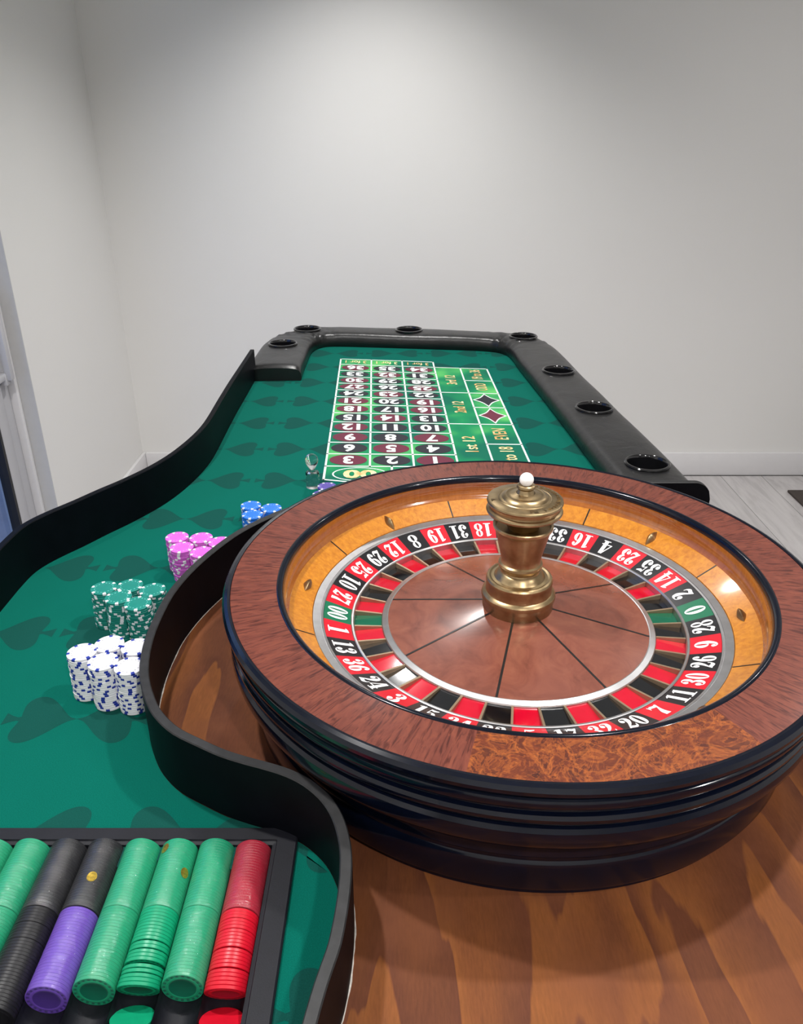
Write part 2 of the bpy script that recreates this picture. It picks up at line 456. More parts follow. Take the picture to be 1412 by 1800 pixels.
box('casing', XL - 0.072, XL - 0.044, DY1 - 0.026, DY1 - 0.001, 0, DZ, M['trim'], d1, 0.006)
box('jamb', XL - 0.118, XL - 0.068, 2.425, DY1 - 0.001, 0, DZ - 0.001, M['upvc'], d1, 0.003)
box('frame_rail', XL - 0.118, XL - 0.068, DY0, 2.425, DZ - 0.09, DZ - 0.001, M['upvc'], d1, 0.003)
box('threshold', XL - 0.118, XL - 0.068, DY0, 2.425, 0, 0.05, M['upvc'], d1, 0.003)
box('jamb', XL - 0.118, XL - 0.068, DY0 + 0.001, DY0 + 0.08, 0.05, DZ - 0.09, M['upvc'], d1, 0.003)
box('sash_stile', XL - 0.108, XL - 0.060, 2.362, 2.420, 0.05, DZ - 0.09, M['upvc'], d1, 0.004)
box('sash_stile', XL - 0.108, XL - 0.060, DY0 + 0.085, DY0 + 0.16, 0.05, DZ - 0.09, M['upvc'], d1, 0.004)
box('sash_rail', XL - 0.108, XL - 0.060, DY0 + 0.16, 2.362, 0.05, 0.15, M['upvc'], d1, 0.004)
box('gasket', XL - 0.092, XL - 0.062, 2.348, 2.3615, 0.15, DZ - 0.09, M['gasket'], d1)
box('gasket', XL - 0.105, XL - 0.090, 2.4205, 2.4245, 0.05, DZ - 0.09, M['gasket'], d1)
box('pane', XL - 0.088, XL - 0.080, DY0 + 0.16, 2.352, 0.15, DZ - 0.09, M['pane'], d1)
hd = box('handle', XL - 0.068, XL - 0.040, 2.425, 2.462, 0.735, 0.775, M['upvc'], d1, 0.004)
box('grip', XL - 0.048, XL - 0.026, 2.430, 2.454, 0.75, 1.02, M['upvc'], hd, 0.005)
box('lever', XL - 0.060, XL - 0.044, 2.30, 2.43, 0.752, 0.772, M['upvc'], hd, 0.004)
ex = struct(box('exterior_wall', -3.2, -3.1, -1.5, 6.5, -0.15, 3, M['outdoor']))
for k in range(14):
    box('cladding_board', -3.1, -3.085, -1.4 + k * 0.55, -1.4 + k * 0.55 + 0.53, -0.05, 3, M['outdoor'], ex)
struct(box('exterior_ground', -3.1, XL - 0.3, -1.5, 6.5, -0.15, -0.05, M['outdoor_ground']))
tag(box('veranda_post', -2.02, -1.94, 3.30, 3.38, -0.05, 3.0, M['upvc'], None, 0.005), 'pale blue-white post outside the glazed door', 'post')
tag(box('floor_mat', 1.717, 2.32, 2.83, 3.235, 0.0, 0.011, M['mat'], None, 0.003), 'dark brown mat lying on the grey floor near the back wall', 'mat')

# ================================================================== THE TABLE
tb = empty('roulette_table', (0, 0, 0))
tag(tb, 'long black roulette table with green felt layout, padded armrest and stained wood wheel deck', 'table')
inner = [(.588, 1.390), (.45, 1.389), (.2, 1.386), (0, 1.372), (-.11, 1.334), (-.189, 1.281), (-.237, 1.234), (-.275, 1.181), (-.301, 1.127), (-.324, 1.062), (-.337, 1.003),
         (-.341, .955), (-.340, .89), (-.334, .841), (-.325, .802), (-.313, .77), (-.295, .735), (-.278, .712), (-.255, .690), (-.224, .671), (-.195, .655), (-.168, .644), (-.145, .636),
         (-.121, .626), (-.101, .613), (-.083, .595), (-.071, .576), (-.063, .555), (-.058, .532), (-.0565, .51), (-.0565, .489), (-.058, .465), (-.061, .439), (-.066, .418), (-.070, .401),
         (-.074, .38), (-.079, .35), (-.087, .30), (-.098, .18)]
inner_s = [(p.x, p.y) for p in smooth_poly(inner, 3)]
left = [(-.441, 2.36), (-.441, 2.17), (-.441, 2.02), (-.439, 1.88), (-.4365, 1.76), (-.438, 1.685), (-.447, 1.608), (-.4645, 1.525), (-.489, 1.455), (-.523, 1.389), (-.554, 1.340), (-.582, 1.292), (-.608, 1.252),
        (-.625, 1.2205), (-.6345, 1.19), (-.6375, 1.149), (-.638, 1.104), (-.638, 1.0), (-.638, .6), (-.638, .18)]
left_s = [(p.x, p.y) for p in smooth_poly(left, 4)]
# armrest stations: inner contact line and outer edge
ARM = [((-.302, 2.335), (-.462, 2.335)), ((-.304, 2.42), (-.468, 2.42)), ((-.304, 2.51), (-.468, 2.52)), ((-.304, 2.60), (-.462, 2.645)), ((-.299, 2.665), (-.437, 2.745)), ((-.284, 2.708), (-.388, 2.812)),
       ((-.255, 2.735), (-.315, 2.856)), ((-.20, 2.738), (-.20, 2.867)), ((-.1, 2.728), (-.09, 2.858)), ((0.0, 2.716), (.02, 2.845)), ((.1, 2.703), (.12, 2.83)), ((.2, 2.690), (.22, 2.815)), ((.275, 2.677), (.33, 2.792)), ((.322, 2.657), (.418, 2.757)),
       ((.350, 2.615), (.475, 2.70)), ((.361, 2.55), (.505, 2.60)), ((.367, 2.45), (.518, 2.47)), ((.376, 2.35), (.527, 2.35)), ((.385, 2.25), (.535, 2.25)), ((.394, 2.15), (.544, 2.15)), ((.402, 2.05), (.553, 2.05)), ((.410, 1.95), (.562, 1.95)), ((.418, 1.85), (.572, 1.85)), ((.426, 1.735), (.582, 1.735)),
       ((.435, 1.62), (.593, 1.62)), ((.443, 1.51), (.600, 1.51)), ((.452, 1.403), (.604, 1.403))]
# felt slab (with the cut-out for the chip tray) and wheel deck
tx0, tx1, ty0, ty1 = -.559, -.112, .382, .635
off = lambda a, b, d: (a[0] + (b[0] - a[0]) * d, a[1] + (b[1] - a[1]) * d)
felt_loop = [(-.098, .18)] + list(reversed(inner_s))[1:-1] + [(.588, 1.3905)]
felt_loop += [off(i, o, 0.25) for i, o in reversed(ARM)]
felt_loop += [(-.445, 2.33)] + [(x - 0.004, y) for x, y in left_s[2:]]
felt = slab('felt', [felt_loop, [(tx0 + .006, ty0 + .006), (tx1 - .006, ty0 + .006), (tx1 - .006, ty1 - .006), (tx0 + .006, ty1 - .006)]], F - 0.02, F, M['felt'], tb)
deck_loop = [(x, y - 0.0005) for x, y in inner_s] + [(.618, .18), (.618, 1.385)]
deck = slab('wheel_deck', [deck_loop], F - 0.02, F, M['deck'], tb)
L_in = 0
def top_in(s):
    d = 0.034 - s
    return F + 0.089 if d <= 0 else F + 0.089 - (0.034 - math.sqrt(max(0.0, 0.034 ** 2 - d * d)))
end = [(.588 - q * 0.004, 1.390) for q in range(9)]
inner_r = end + [p for p in inner_s if p[0] < .55]
ir = fence('divider_rail', inner_r, 0.0115, F + 0.0002, top_in, M['rail'], tb, side=-1, top_mat=M['rail_worn'])
fence('outer_rail', left_s, 0.012, F - 0.12, F + 0.089, M['rail'], tb, side=1, top_mat=M['rail'])
# chipped pale line where divider meets the deck
jo = []
for i, p in enumerate(inner_s):
    if p[0] < -.05 and p[1] < 1.2: jo.append(p)
P = [Vector(p) for p in jo]; v = []; f = []
for i in range(len(P)):
    t = (P[min(i + 1, len(P) - 1)] - P[max(i - 1, 0)]).normalized(); nr = Vector((-t.y, t.x))
    w = 0.0006 + 0.0013 * random.random() ** 2
    a = P[i] + nr * 0.0113; b = P[i] + nr * (0.0115 + w)
    v += [(a.x, a.y, F + 0.0005), (b.x, b.y, F + 0.0005), (b.x, b.y, F), (a.x, a.y, F)]
for i in range(len(P) - 1):
    for q in range(4): f.append((i * 4 + q, i * 4 + (q + 1) % 4, i * 4 + 4 + (q + 1) % 4, i * 4 + 4 + q))
mk('chipped_joint', v, f, M['chipped'], ir)
# rounded edge on the right of the deck
ep = [(.618, F - 0.05), (.640, F - 0.05), (.643, F - 0.01), (.642, F + 0.012), (.634, F + 0.021), (.624, F + 0.020), (.618, F + 0.012)]
v = []; f = []
for y in (0.18, 1.385): v += [(x, y, z) for x, z in ep]
k = len(ep); f = [(q, (q + 1) % k, k + (q + 1) % k, k + q) for q in range(k)] + [tuple(range(k)), tuple(reversed(range(k, 2 * k)))]
sharp(mk('edge_trim', v, f, M['cup'], tb), 50)

# armrest pad
def arm_interp():
    I = smooth_poly([a for a, b in ARM], 6); O = smooth_poly([b for a, b in ARM], 6)
    return I, O
I, O = arm_interp()
sec = [(.04, -.004), (-.004, .004), (-.012, .014), (-.002, .028), (.035, .0385), (.09, .0435), (.17, .0462), (.30, .0472), (.5, .0475), (.68, .0468), (.80, .0450), (.89, .0415), (.955, .035), (.99, .025), (1.0, .010), (.995, -.03), (.97, -.036), (.85, -.036), (.45, -.036), (.10, -.036)]
v = []; f = []
n = len(I); kk = len(sec)
def near_corner(p): return max(0, 1 - min((Vector(p) - Vector(c)).length for c in ((-.33, 2.75), (.40, 2.69))) / 0.14)
for i in range(n):
    t = i / (n - 1); taper = 1.0
    e = min(i, 3) / 3.0
    endf = [0.80, 0.95, 0.99, 1.0][min(i, 3)]
    cw = near_corner((I[i] + O[i]) / 2)
    for q, (a, z) in enumerate(sec):
        p = I[i].lerp(O[i], a)
        zz = z
        if 1 < q < 14:
            zz = z * endf + cw * 0.0030 * math.sin(i * 1.9 + a * 7) + cw * 0.0018 * math.sin(i * 3.7 - a * 13) + 0.0008 * math.sin(i * 0.31 + a * 3)
        v.append((p.x, p.y, F + zz))
for i in range(n - 1):
    for q in range(kk): f.append((i * kk + q, i * kk + (q + 1) % kk, (i + 1) * kk + (q + 1) % kk, (i + 1) * kk + q))
f += [tuple(range(kk)), tuple((n - 1) * kk + q for q in reversed(range(kk)))]
arm = mk('armrest', v, f, M['leather'], tb)
bm = bmesh.new(); bm.from_mesh(arm.data); bmesh.ops.recalc_face_normals(bm, faces=bm.faces); bm.to_mesh(arm.data); bm.free()
CUPS = [(-.388, 2.590), (-.330, 2.795), (.026, 2.783), (.412, 2.688), (.458, 2.275), (.489, 1.937), (.522, 1.570)]
cv = []; cf = []
for x, y in CUPS:
    a, b = lathe_vf([(0, F - .1), (.0415, F - .1), (.0415, F + .1), (0, F + .1)], 40)
    a = [(p[0] + x, p[1] + y, p[2]) for p in a]; q = len(cv); cv += a; cf += [tuple(i + q for i in g) for g in b]
cut = mk('cutter', cv, cf, M['cup'])
bm = bmesh.new(); bm.from_mesh(cut.data); bmesh.ops.remove_doubles(bm, verts=bm.verts[:], dist=1e-6); bmesh.ops.recalc_face_normals(bm, faces=bm.faces); bm.to_mesh(cut.data); bm.free()
md = arm.modifiers.new('cut', 'BOOLEAN'); md.object = cut; md.operation = 'DIFFERENCE'; md.solver = 'EXACT'
dg = bpy.context.evaluated_depsgraph_get()
me2 = bpy.data.meshes.new_from_object(arm.evaluated_get(dg)); arm.modifiers.clear(); arm.data = me2
bpy.data.objects.remove(cut)
if not arm.data.materials: arm.data.materials.append(M['leather'])
sharp(arm, 40)
cup_prof = [(0, -.032), (.034, -.032), (.037, -.03), (.0395, .044), (.0405, .0495), (.043, .0525), (.0462, .0525), (.0482, .050), (.048, .0465), (.0412, .0455), (.0405, -.034), (0, -.034)]
cup_me = None
for x, y in CUPS:
    if cup_me is None: c = lathe('cup_holder', [(r, z) for r, z in cup_prof], M['cup'], tb, 48); cup_me = c.data
    else: c = bpy.data.objects.new('cup_holder', cup_me); COL.objects.link(c); c.parent = tb
    c.location = (x, y, F)
# skirt and legs
sk = [(-.42, 2.70), (.46, 2.60), (.58, 1.40), (.60, .22), (-.62, .22), (-.62, 1.15), (-.43, 1.66)]
slab('skirt', [sk], F - 0.15, F - 0.055, M['rail'], tb)
for x, y in ((-.36, 2.55), (.38, 2.45), (.5, .32), (-.54, .32)):
    v = []
    for z, w in ((0, .03), (.03, .032), (F - 0.15, .045)):
        v += [(x - w, y - w, z), (x + w, y - w, z), (x + w, y + w, z), (x - w, y + w, z)]
    f = [(0, 3, 2, 1), (8, 9, 10, 11)] + [(i * 4 + q, i * 4 + (q + 1) % 4, i * 4 + 4 + (q + 1) % 4, i * 4 + 4 + q) for i in range(2) for q in range(4)]
    mk('leg', v, f, M['rail'], tb)
for x0, x1, y0, y1 in ((-.6, .59, .2, .215),):
    box('sub_frame', x0, x1, y0, y1, F - 0.055, F - 0.02, M['rail'], tb)
box('sub_frame', -.43, .44, 2.2, 2.26, F - 0.055, F - 0.02, M['rail'], tb)
box('sub_frame', -.6, .57, .9, .96, F - 0.055, F - 0.02, M['rail'], tb)
box('sub_frame', -.44, .55, 1.6, 1.66, F - 0.055, F - 0.02, M['rail'], tb)

# ------------------------------------------------------------------ printed layout
YL = [1.670, 1.745, 1.820, 1.894, 1.968, 2.040, 2.110, 2.179, 2.245, 2.310, 2.376, 2.445, 2.516]
def lay(u, dx, z):
    if u < 0: y = YL[0] + u * 0.0755
    elif u >= 12: y = YL[12] + (u - 12) * 0.0715
    else:
        i = int(u); y = YL[i] + (YL[min(i + 1, 12)] - YL[i]) * (u - i)
    x = -.172 - .0021 * u + dx
    return (x, y + dx * (-.016 - .0086 * u), z)
Z1, Z2, Z3, Z4 = F + .0003, F + .0006, F + .0008, F + .0010
DX = [0, .1005, .2005, .301, .3825, .466]
def lay_poly(name, pts, z, mat, parent=felt, sub=1):
    return mk(name, [lay(u, d, z) for u, d in pts], [tuple(range(len(pts)))], mat, parent)
def lay_line(u0, d0, u1, d1, w=.005):
    a = Vector(lay(u0, d0, 0)); b = Vector(lay(u1, d1, 0)); 
    m = 8 if abs(u1 - u0) > 3 else 2
    pts = [Vector(lay(u0 + (u1 - u0) * i / m, d0 + (d1 - d0) * i / m, Z2)) for i in range(m + 1)]
    v = []
    for i, p in enumerate(pts):
        t = (pts[min(i + 1, m)] - pts[max(i - 1, 0)]).normalized(); nr = Vector((-t.y, t.x, 0)) * w / 2
        if i == 0: p = p - t * w / 2
        if i == m: p = p + t * w / 2
        v += [tuple(p + nr), tuple(p - nr)]
    mk('layout_line', v, [(2 * i, 2 * i + 1, 2 * i + 3, 2 * i + 2) for i in range(m)], M['print_white'], felt)
def ell_pts(uc, dc, ru, rd, n=36): return [(uc + ru * math.sin(2 * PI * i / n), dc + rd * math.cos(2 * PI * i / n)) for i in range(n)]
_txt = {}; ASP = {}
def glyphs(s, bold=0.0):
    if (s, bold) in _txt: return _txt[(s, bold)]
    c = bpy.data.curves.new('t', 'FONT'); c.body = s; c.size = 1; c.offset = bold; c.resolution_u = 3
    o = bpy.data.objects.new('t', c); COL.objects.link(o)
    bpy.context.view_layer.update()
    me = bpy.data.meshes.new_from_object(o.evaluated_get(bpy.context.evaluated_depsgraph_get()))
    v = [tuple(p.co[:2]) for p in me.vertices]; f = [tuple(p.vertices) for p in me.polygons]
    bpy.data.objects.remove(o); bpy.data.curves.remove(c); bpy.data.meshes.remove(me)
    x0 = min(p[0] for p in v); x1 = max(p[0] for p in v); y0 = min(p[1] for p in v); y1 = max(p[1] for p in v)
    asp = (x1 - x0) / (y1 - y0)
    v = [((x - (x0 + x1) / 2) / (x1 - x0), (y - (y0 + y1) / 2) / (y1 - y0)) for x, y in v]
    _txt[(s, bold)] = (v, f); ASP[s] = asp; return v, f
def islands(v, f):
    p = list(range(len(v)))
    def find(a):
        while p[a] != a: p[a] = p[p[a]]; a = p[a]
        return a
    for g in f:
        for q in g[1:]: p[find(q)] = find(g[0])
    out = {}
    for g in f: out.setdefault(find(g[0]), []).append(g)
    for fs in out.values():
        ids = sorted({q for g in fs for q in g}); mp = {q: i for i, q in enumerate(ids)}
        yield [v[q] for q in ids], [tuple(mp[q] for q in g) for g in fs]
def text180(s, uc, dc, wid, hu, mat, bold=.02, name='numeral', z=Z4):
    v, f = glyphs(s, bold)
    if wid is None: wid = min(ASP[s] * hu * .0735 * .95, .066)
    for vv, ff in islands(v, f): mk(name, [lay(uc - y * hu, dc - x * wid, z) for x, y in vv], ff, mat, felt)
def text90(s, uc, dc, wid_u, h_d, mat, bold=.01):
    v, f = glyphs(s, bold)
    for vv, ff in islands(v, f): mk('letter', [lay(uc + x * wid_u, dc - y * h_d, Z4) for x, y in vv], ff, mat, felt)
REDS = {1, 3, 5, 7, 9, 12, 14, 16, 18, 19, 21, 23, 25, 27, 30, 32, 34, 36}
for row in range(12):
    for col in range(3):
        nmb = row * 3 + 3 - col
        lay_poly('number_cell', [(row, DX[col]), (row, DX[col + 1]), (row + 1, DX[col + 1]), (row + 1, DX[col])], Z1, M['cell'])
        dc = (DX[col] + DX[col + 1]) / 2
        lay_poly('number_oval', ell_pts(row + .5, dc, .425, .0435), Z3, M['print_maroon'] if nmb in REDS else M['print_black'])
        s = str(nmb)
        text180(s, row + .5, dc, None, .62, M['print_white'], .036)
for col in range(3):
    lay_poly('column_cell', [(12, DX[col]), (12, DX[col + 1]), (12.9, DX[col + 1]), (12.9, DX[col])], Z1, M['cell'])
    text180('3 for 1', 12.45, (DX[col] + DX[col + 1]) / 2, .068, .42, M['print_gold'], .012, 'letter')
for i, s in enumerate(('1st 12', '2nd 12', '3rd 12')):
    lay_poly('dozen_cell', [(4 * i, DX[3]), (4 * i, DX[4]), (4 * i + 4, DX[4]), (4 * i + 4, DX[3])], Z1, M['cell'])
    text90(s, 4 * i + 2, (DX[3] + DX[4]) / 2, 1.45, .032, M['print_gold'])
for i, s in enumerate(('1 to 18', 'EVEN', None, None, 'ODD', '19 to 36')):
    lay_poly('outside_cell', [(2 * i, DX[4]), (2 * i, DX[5]), (2 * i + 2, DX[5]), (2 * i + 2, DX[4])], Z1, M['cell'])
    dc = (DX[4] + DX[5]) / 2
    if s: text90(s, 2 * i + 1, dc, 1.5 if len(s) > 4 else 1.1, .034, M['print_gold'])
    else:
        def star(k):
            out = []
            for q in range(4):
                a0 = q * PI / 2
                c = [(0, 1), (1, 0), (0, -1), (-1, 0)]
                p, r_ = c[q], c[(q + 1) % 4]
                for t in range(6):
                    t /= 6; bx = (p[0] * (1 - t) + r_[0] * t); by = (p[1] * (1 - t) + r_[1] * t)
                    pin = 1 - 0.2 * math.sin(PI * t)
                    out.append((2 * i + 1 + by * pin * .92 * k, dc + bx * pin * .0385 * k))
            return out
        def fan(name, pts, z, m):
            c = (2 * i + 1, dc); vv = [lay(*c, z)] + [lay(u, d, z) for u, d in pts]; nn = len(pts)
            mk(name, vv, [(0, 1 + q, 1 + (q + 1) % nn) for q in range(nn)], m, felt)
        fan('diamond_outline', star(1.0), Z3, M['print_white'])
        fan('diamond', star(.84), Z4, M['print_maroon'] if i == 2 else M['print_black'])
# zero cells
lay_poly('zero_cell', [(0, 0), (0, .15), (-1.45, .15), (-1.0, 0)], Z1, M['cell'])
lay_poly('zero_cell', [(0, .15), (0, .301), (-1.0, .301), (-1.45, .15)], Z1, M['cell'])
for dc, s in ((.079, '00'), (.226, '0')):
    o_, i_ = ell_pts(-.6, dc, .5, .062), ell_pts(-.6, dc, .455, .0585)
    mk('zero_ring', [lay(u, d, Z3) for u, d in o_ + i_], [(q, (q + 1) % 36, 36 + (q + 1) % 36, 36 + q) for q in range(36)], M['print_white'], felt)
    text180(s, -.6, dc, .075 if s == '00' else .034, .62, M['print_gold'], .04)
lay_line(0, .15, -1.45, .15); lay_line(0, 0, -1.0, 0); lay_line(0, .301, -1.0, .301); lay_line(-1.0, 0, -1.45, .15); lay_line(-1.45, .15, -1.0, .301)
for r in range(13): lay_line(r, 0, r, DX[3], .005 if r % 4 else .005)
lay_line(12.9, 0, 12.9, DX[3])
for c in range(4): lay_line(0, DX[c], 12.9, DX[c], .0046)
for r in (0, 4, 8, 12): lay_line(r, DX[3], r, DX[5], .005)
for r in (2, 6, 10): lay_line(r, DX[4], r, DX[5], .005)
lay_line(0, DX[4], 12, DX[4], .0046); lay_line(0, DX[5], 12, DX[5], .0046)

# spade prints in pairs, stem to stem
def spade_pts():
    half = [(0, 0), (.010, .0045), (.021, .0155), (.033, .029), (.045, .0395), (.056, .0445), (.066, .0435), (.0735, .037), (.0765, .027), (.0755, .015), (.0735, .0045), (.0775, .003), (.086, .0065), (.0945, .0115)]
    up = [(x, y) for x, y in half]; sm = smooth_poly(up[:11], 3)
    pts = [(p.x, p.y) for p in sm] + half[11:]
    return pts + [(x, -y) for x, y in reversed(pts[1:])]
SP = spade_pts()
def spade_mesh():
    bm = bmesh.new(); vs = [bm.verts.new((x, y, 0)) for x, y in SP]
    E = [bm.edges.new((vs[i], vs[(i + 1) % len(vs)])) for i in range(len(vs))]
    bmesh.ops.triangle_fill(bm, use_beauty=True, use_dissolve=False, edges=E)
    for fc in bm.faces:
        if fc.normal.z < 0: fc.normal_flip()
    me = bpy.data.meshes.new('spade_print'); bm.to_mesh(me); bm.free(); me.materials.append(M['spade']); return me
SPM = spade_mesh()
rowsY = [.240, .432, .625, .818, 1.014, 1.211, 1.403, 1.590, 1.775, 1.958, 2.138, 2.315, 2.485, 2.650]
def inside(p, poly):
    c = False; j = len(poly) - 1
    for i in range(len(poly)):
        if (poly[i][1] > p[1]) != (poly[j][1] > p[1]) and p[0] < (poly[j][0] - poly[i][0]) * (p[1] - poly[i][1]) / (poly[j][1] - poly[i][1]) + poly[i][0]: c = not c
        j = i
    return c
lay_out = [lay(0, 0, 0)[:2], lay(12.9, 0, 0)[:2], lay(12.9, DX[3], 0)[:2], lay(12, DX[3], 0)[:2], lay(12, DX[5], 0)[:2], lay(0, DX[5], 0)[:2], lay(-1.0, .301, 0)[:2], lay(-1.45, .15, 0)[:2], lay(-1, 0, 0)[:2]]
tray_poly = [(tx0, ty0), (tx1, ty0), (tx1, ty1), (tx0, ty1)]
for y in rowsY:
    for k in range(-2, 9):
        xt = -.424 + .2 * (k // 2) + (0 if k % 2 == 0 else .2)
        flip = (k % 2 == 1)
        # tip at xt; body towards +x (flip: towards -x)
        cx = xt + (-.05 if flip else .05)
        pts = [(xt + (-x if flip else x), y + w) for x, w in SP]
        ins = [inside(p, felt_loop) for p in pts]
        if not any(ins): continue
        if sum(inside(p, lay_out) for p in pts) > 0.9 * len(pts): continue
        if all(inside(p, tray_poly) for p in pts): continue
        # clip to the felt: the print stops at the edge of the cloth
        if all(ins):
            o = bpy.data.objects.new('spade_print', SPM); COL.objects.link(o); o.parent = felt
            o.location = (xt, y, F + .00015); o.scale = (-1 if flip else 1, 1, 1)
        else:
            good = [p for p, q in zip(pts, ins) if q]
            if len(good) < 6: continue
            c = (cx, y)
            cl = []
            for p in pts:
                if inside(p, felt_loop): cl.append(p); continue
                if not inside(c, felt_loop):
                    continue
                lo, hi = 0.0, 1.0
                for _ in range(12):
                    m = (lo + hi) / 2
                    if inside((c[0] + (p[0] - c[0]) * m, c[1] + (p[1] - c[1]) * m), felt_loop): lo = m
                    else: hi = m
                cl.append((c[0] + (p[0] - c[0]) * lo, c[1] + (p[1] - c[1]) * lo))
            bm = bmesh.new(); vs = [bm.verts.new((x, w, F + .00015)) for x, w in cl]
            E = []
            for q in range(len(vs)):
                if (vs[q].co - vs[(q + 1) % len(vs)].co).length > 1e-6: E.append(bm.edges.new((vs[q], vs[(q + 1) % len(vs)])))
            bmesh.ops.triangle_fill(bm, use_beauty=True, use_dissolve=False, edges=E)
            me = bpy.data.meshes.new('spade_print'); bm.to_mesh(me); bm.free(); me.materials.append(M['spade'])
            o = bpy.data.objects.new('spade_print', me); COL.objects.link(o); o.parent = felt

# ================================================================== THE WHEEL
WX, WY = 0.1534, 0.8968
wh = empty('roulette_wheel', (WX, WY, F))  # the whole roulette wheel, bowl and rotor together
tag(wh, 'large roulette wheel with veneered rim, black lacquered bowl and brass turret', 'roulette wheel')
A = lambda deg: R(deg)
prof = [(.300, .0005), (.341, .0005), (.341, .009), (.347, .012), (.3485, .016), (.3485, .043), (.3475, .048), (.3455, .051), (.3455, .054), (.347, .058), (.3455, .064), (.346, .071), (.350, .078), (.357, .083), (.3585, .0845), (.3585, .0875), (.363, .089), (.369, .094),
        (.3725, .102), (.374, .110), (.373, .117), (.370, .121), (.3665, .1225), (.3665, .1255), (.371, .127), (.3735, .131), (.3738, .135), (.372, .139), (.368, .1405), (.3675, .1435), (.372, .146), (.3745, .150), (.3748, .154), (.3735, .158), (.3705, .160), (.3705, .1625),
        (.375, .1645), (.3785, .168), (.379, .1725), (.3765, .1768), (.3725, .1785), (.3695, .1778), (.3685, .174), (.340, .171)]
lathe('outer_moulding', prof, M['lacquer'], wh, 192, deg=28)
for k in range(8):
    a0 = 30 + 45 * k
    wedge('rim_panel', .3688, .1772, .3125, .1772, A(a0), A(a0 + 45), M['burl'] if k == 5 else M['rim'], wh, 24, .005, 0.0)
lathe('inner_bead', [(.3127, .1768), (.3112, .1781), (.3090, .1785), (.3068, .1777), (.3048, .1758), (.3036, .1732), (.3032, .1700), (.3040, .1680), (.3120, .1675)], M['lacquer'], wh, 192, closed=True, deg=40)
lathe('ball_track', [(.3036, .1682), (.3046, .1640), (.3050, .157), (.3040, .1495), (.3015, .1448), (.2995, .1428), (.2985, .1405), (.312, .138), (.312, .1676)], M['track'], wh, 192, closed=True, deg=40)
for k in range(8):
    a0 = 15 + 45 * k
    wedge('apron_panel', .2988, .1412, .2705, .1258, A(a0), A(a0 + 45), M['apron'], wh, 20, .004, 0.0008, rows=3)
def radial_strip(name, a, r0, z0, r1, z1, w, mat, parent, h=.0012):
    c, s = math.cos(a), math.sin(a); v = []
    for r, z in ((r0, z0), (r1, z1)):
        for q in (-w / 2, w / 2): v += [(r * c - q * s, r * s + q * c, z), (r * c - q * s, r * s + q * c, z - h)]
    return mk(name, v, [(0, 2, 6, 4), (1, 5, 7, 3), (0, 4, 5, 1), (2, 3, 7, 6), (0, 1, 3, 2), (4, 6, 7, 5)], mat, parent)
for k in range(8):
    radial_strip('apron_inlay', A(15 + 45 * k), .2985, .1413, .271, .1262, .0022, M['inlay'], wh)
# brass deflectors, in turn along and across the ball's path
dv = []; df = []
prof_d = [(-.0145, .0, .0), (-.009, .0034, .005), (-.004, .0054, .0074), (0, .0062, .0086), (.004, .0054, .0074), (.009, .0034, .005), (.0145, .0, .0)]
for i, (x, w, h) in enumerate(prof_d):
    dv += [(x, -max(w, .0002), -.001), (x, -max(w, .0002) * .55, h * .72), (x, 0, max(h, .0002)), (x, max(w, .0002) * .55, h * .72), (x, max(w, .0002), -.001)]
for i in range(len(prof_d) - 1):
    for q in range(5): df.append((i * 5 + q, i * 5 + (q + 1) % 5, i * 5 + 5 + (q + 1) % 5, i * 5 + 5 + q))
dme = None
for k in range(8):
    a = 37.5 + 45 * k
    if dme is None: d = sharp(mk('deflector', dv, df, M['brass'], wh), 60); dme = d.data
    else: d = bpy.data.objects.new('deflector', dme); COL.objects.link(d); d.parent = wh
    rr = .2835
    slope = math.atan2(.1412 - .1258, .2988 - .2705)
    m = Matrix.Translation((rr * math.cos(A(a)), rr * math.sin(A(a)), .1337)) @ Matrix.Rotation(A(a), 4, 'Z') @ Matrix.Rotation(-slope, 4, 'Y')
    if k % 2: m = m @ Matrix.Rotation(PI / 2, 4, 'Z')
    d.matrix_local = m
lathe('rotor_ring', [(.2705, .110), (.2705, .1235), (.2695, .1248), (.2600, .1228), (.2596, .1216), (.2590, .1216), (.2586, .1226), (.2562, .1218), (.2560, .110)], M['silver'], wh, 192, deg=30)

# fat-face digits out of strokes with thick and thin parts
def stroke(p, w, n=5):
    P = smooth_poly(p, n); ws = []
    k = len(p)
    for i in range(k - 1):
        for q in range(n): ws.append(w[i] + (w[i + 1] - w[i]) * q / n)
    ws.append(w[-1]); v = []
    for i, c in enumerate(P):
        t = P[min(i + 1, len(P) - 1)] - P[max(i - 1, 0)]
        t.normalize(); nr = Vector((-t.y, t.x)) * ws[i] / 2
        v += [tuple(c + nr), tuple(c - nr)]
    return v, [(2 * i, 2 * i + 1, 2 * i + 3, 2 * i + 2) for i in range(len(P) - 1)]
def disc(cx, cy, rx, ry=None, n=14):
    ry = ry or rx
    return [(cx + rx * math.cos(2 * PI * i / n), cy + ry * math.sin(2 * PI * i / n)) for i in range(n)], [tuple(range(n))]
def ring(cx, cy, rx, ry, ix, iy, n=26):
    v = [(cx + a * math.cos(2 * PI * i / n), cy + b * math.sin(2 * PI * i / n)) for a, b in ((rx, ry), (ix, iy)) for i in range(n)]
    return v, [(i, (i + 1) % n, n + (i + 1) % n, n + i) for i in range(n)]
def rect(x0, y0, x1, y1): return [(x0, y0), (x1, y0), (x1, y1), (x0, y1)], [(0, 1, 2, 3)]
D = {}
D['0'] = [ring(.3, .5, .3, .5, .085, .45)]
D['1'] = [rect(.18, .02, .42, .98), rect(.04, 0, .56, .055), stroke([(.06, .86), (.2, .93), (.42, 1.0)], [.04, .08, .04])]
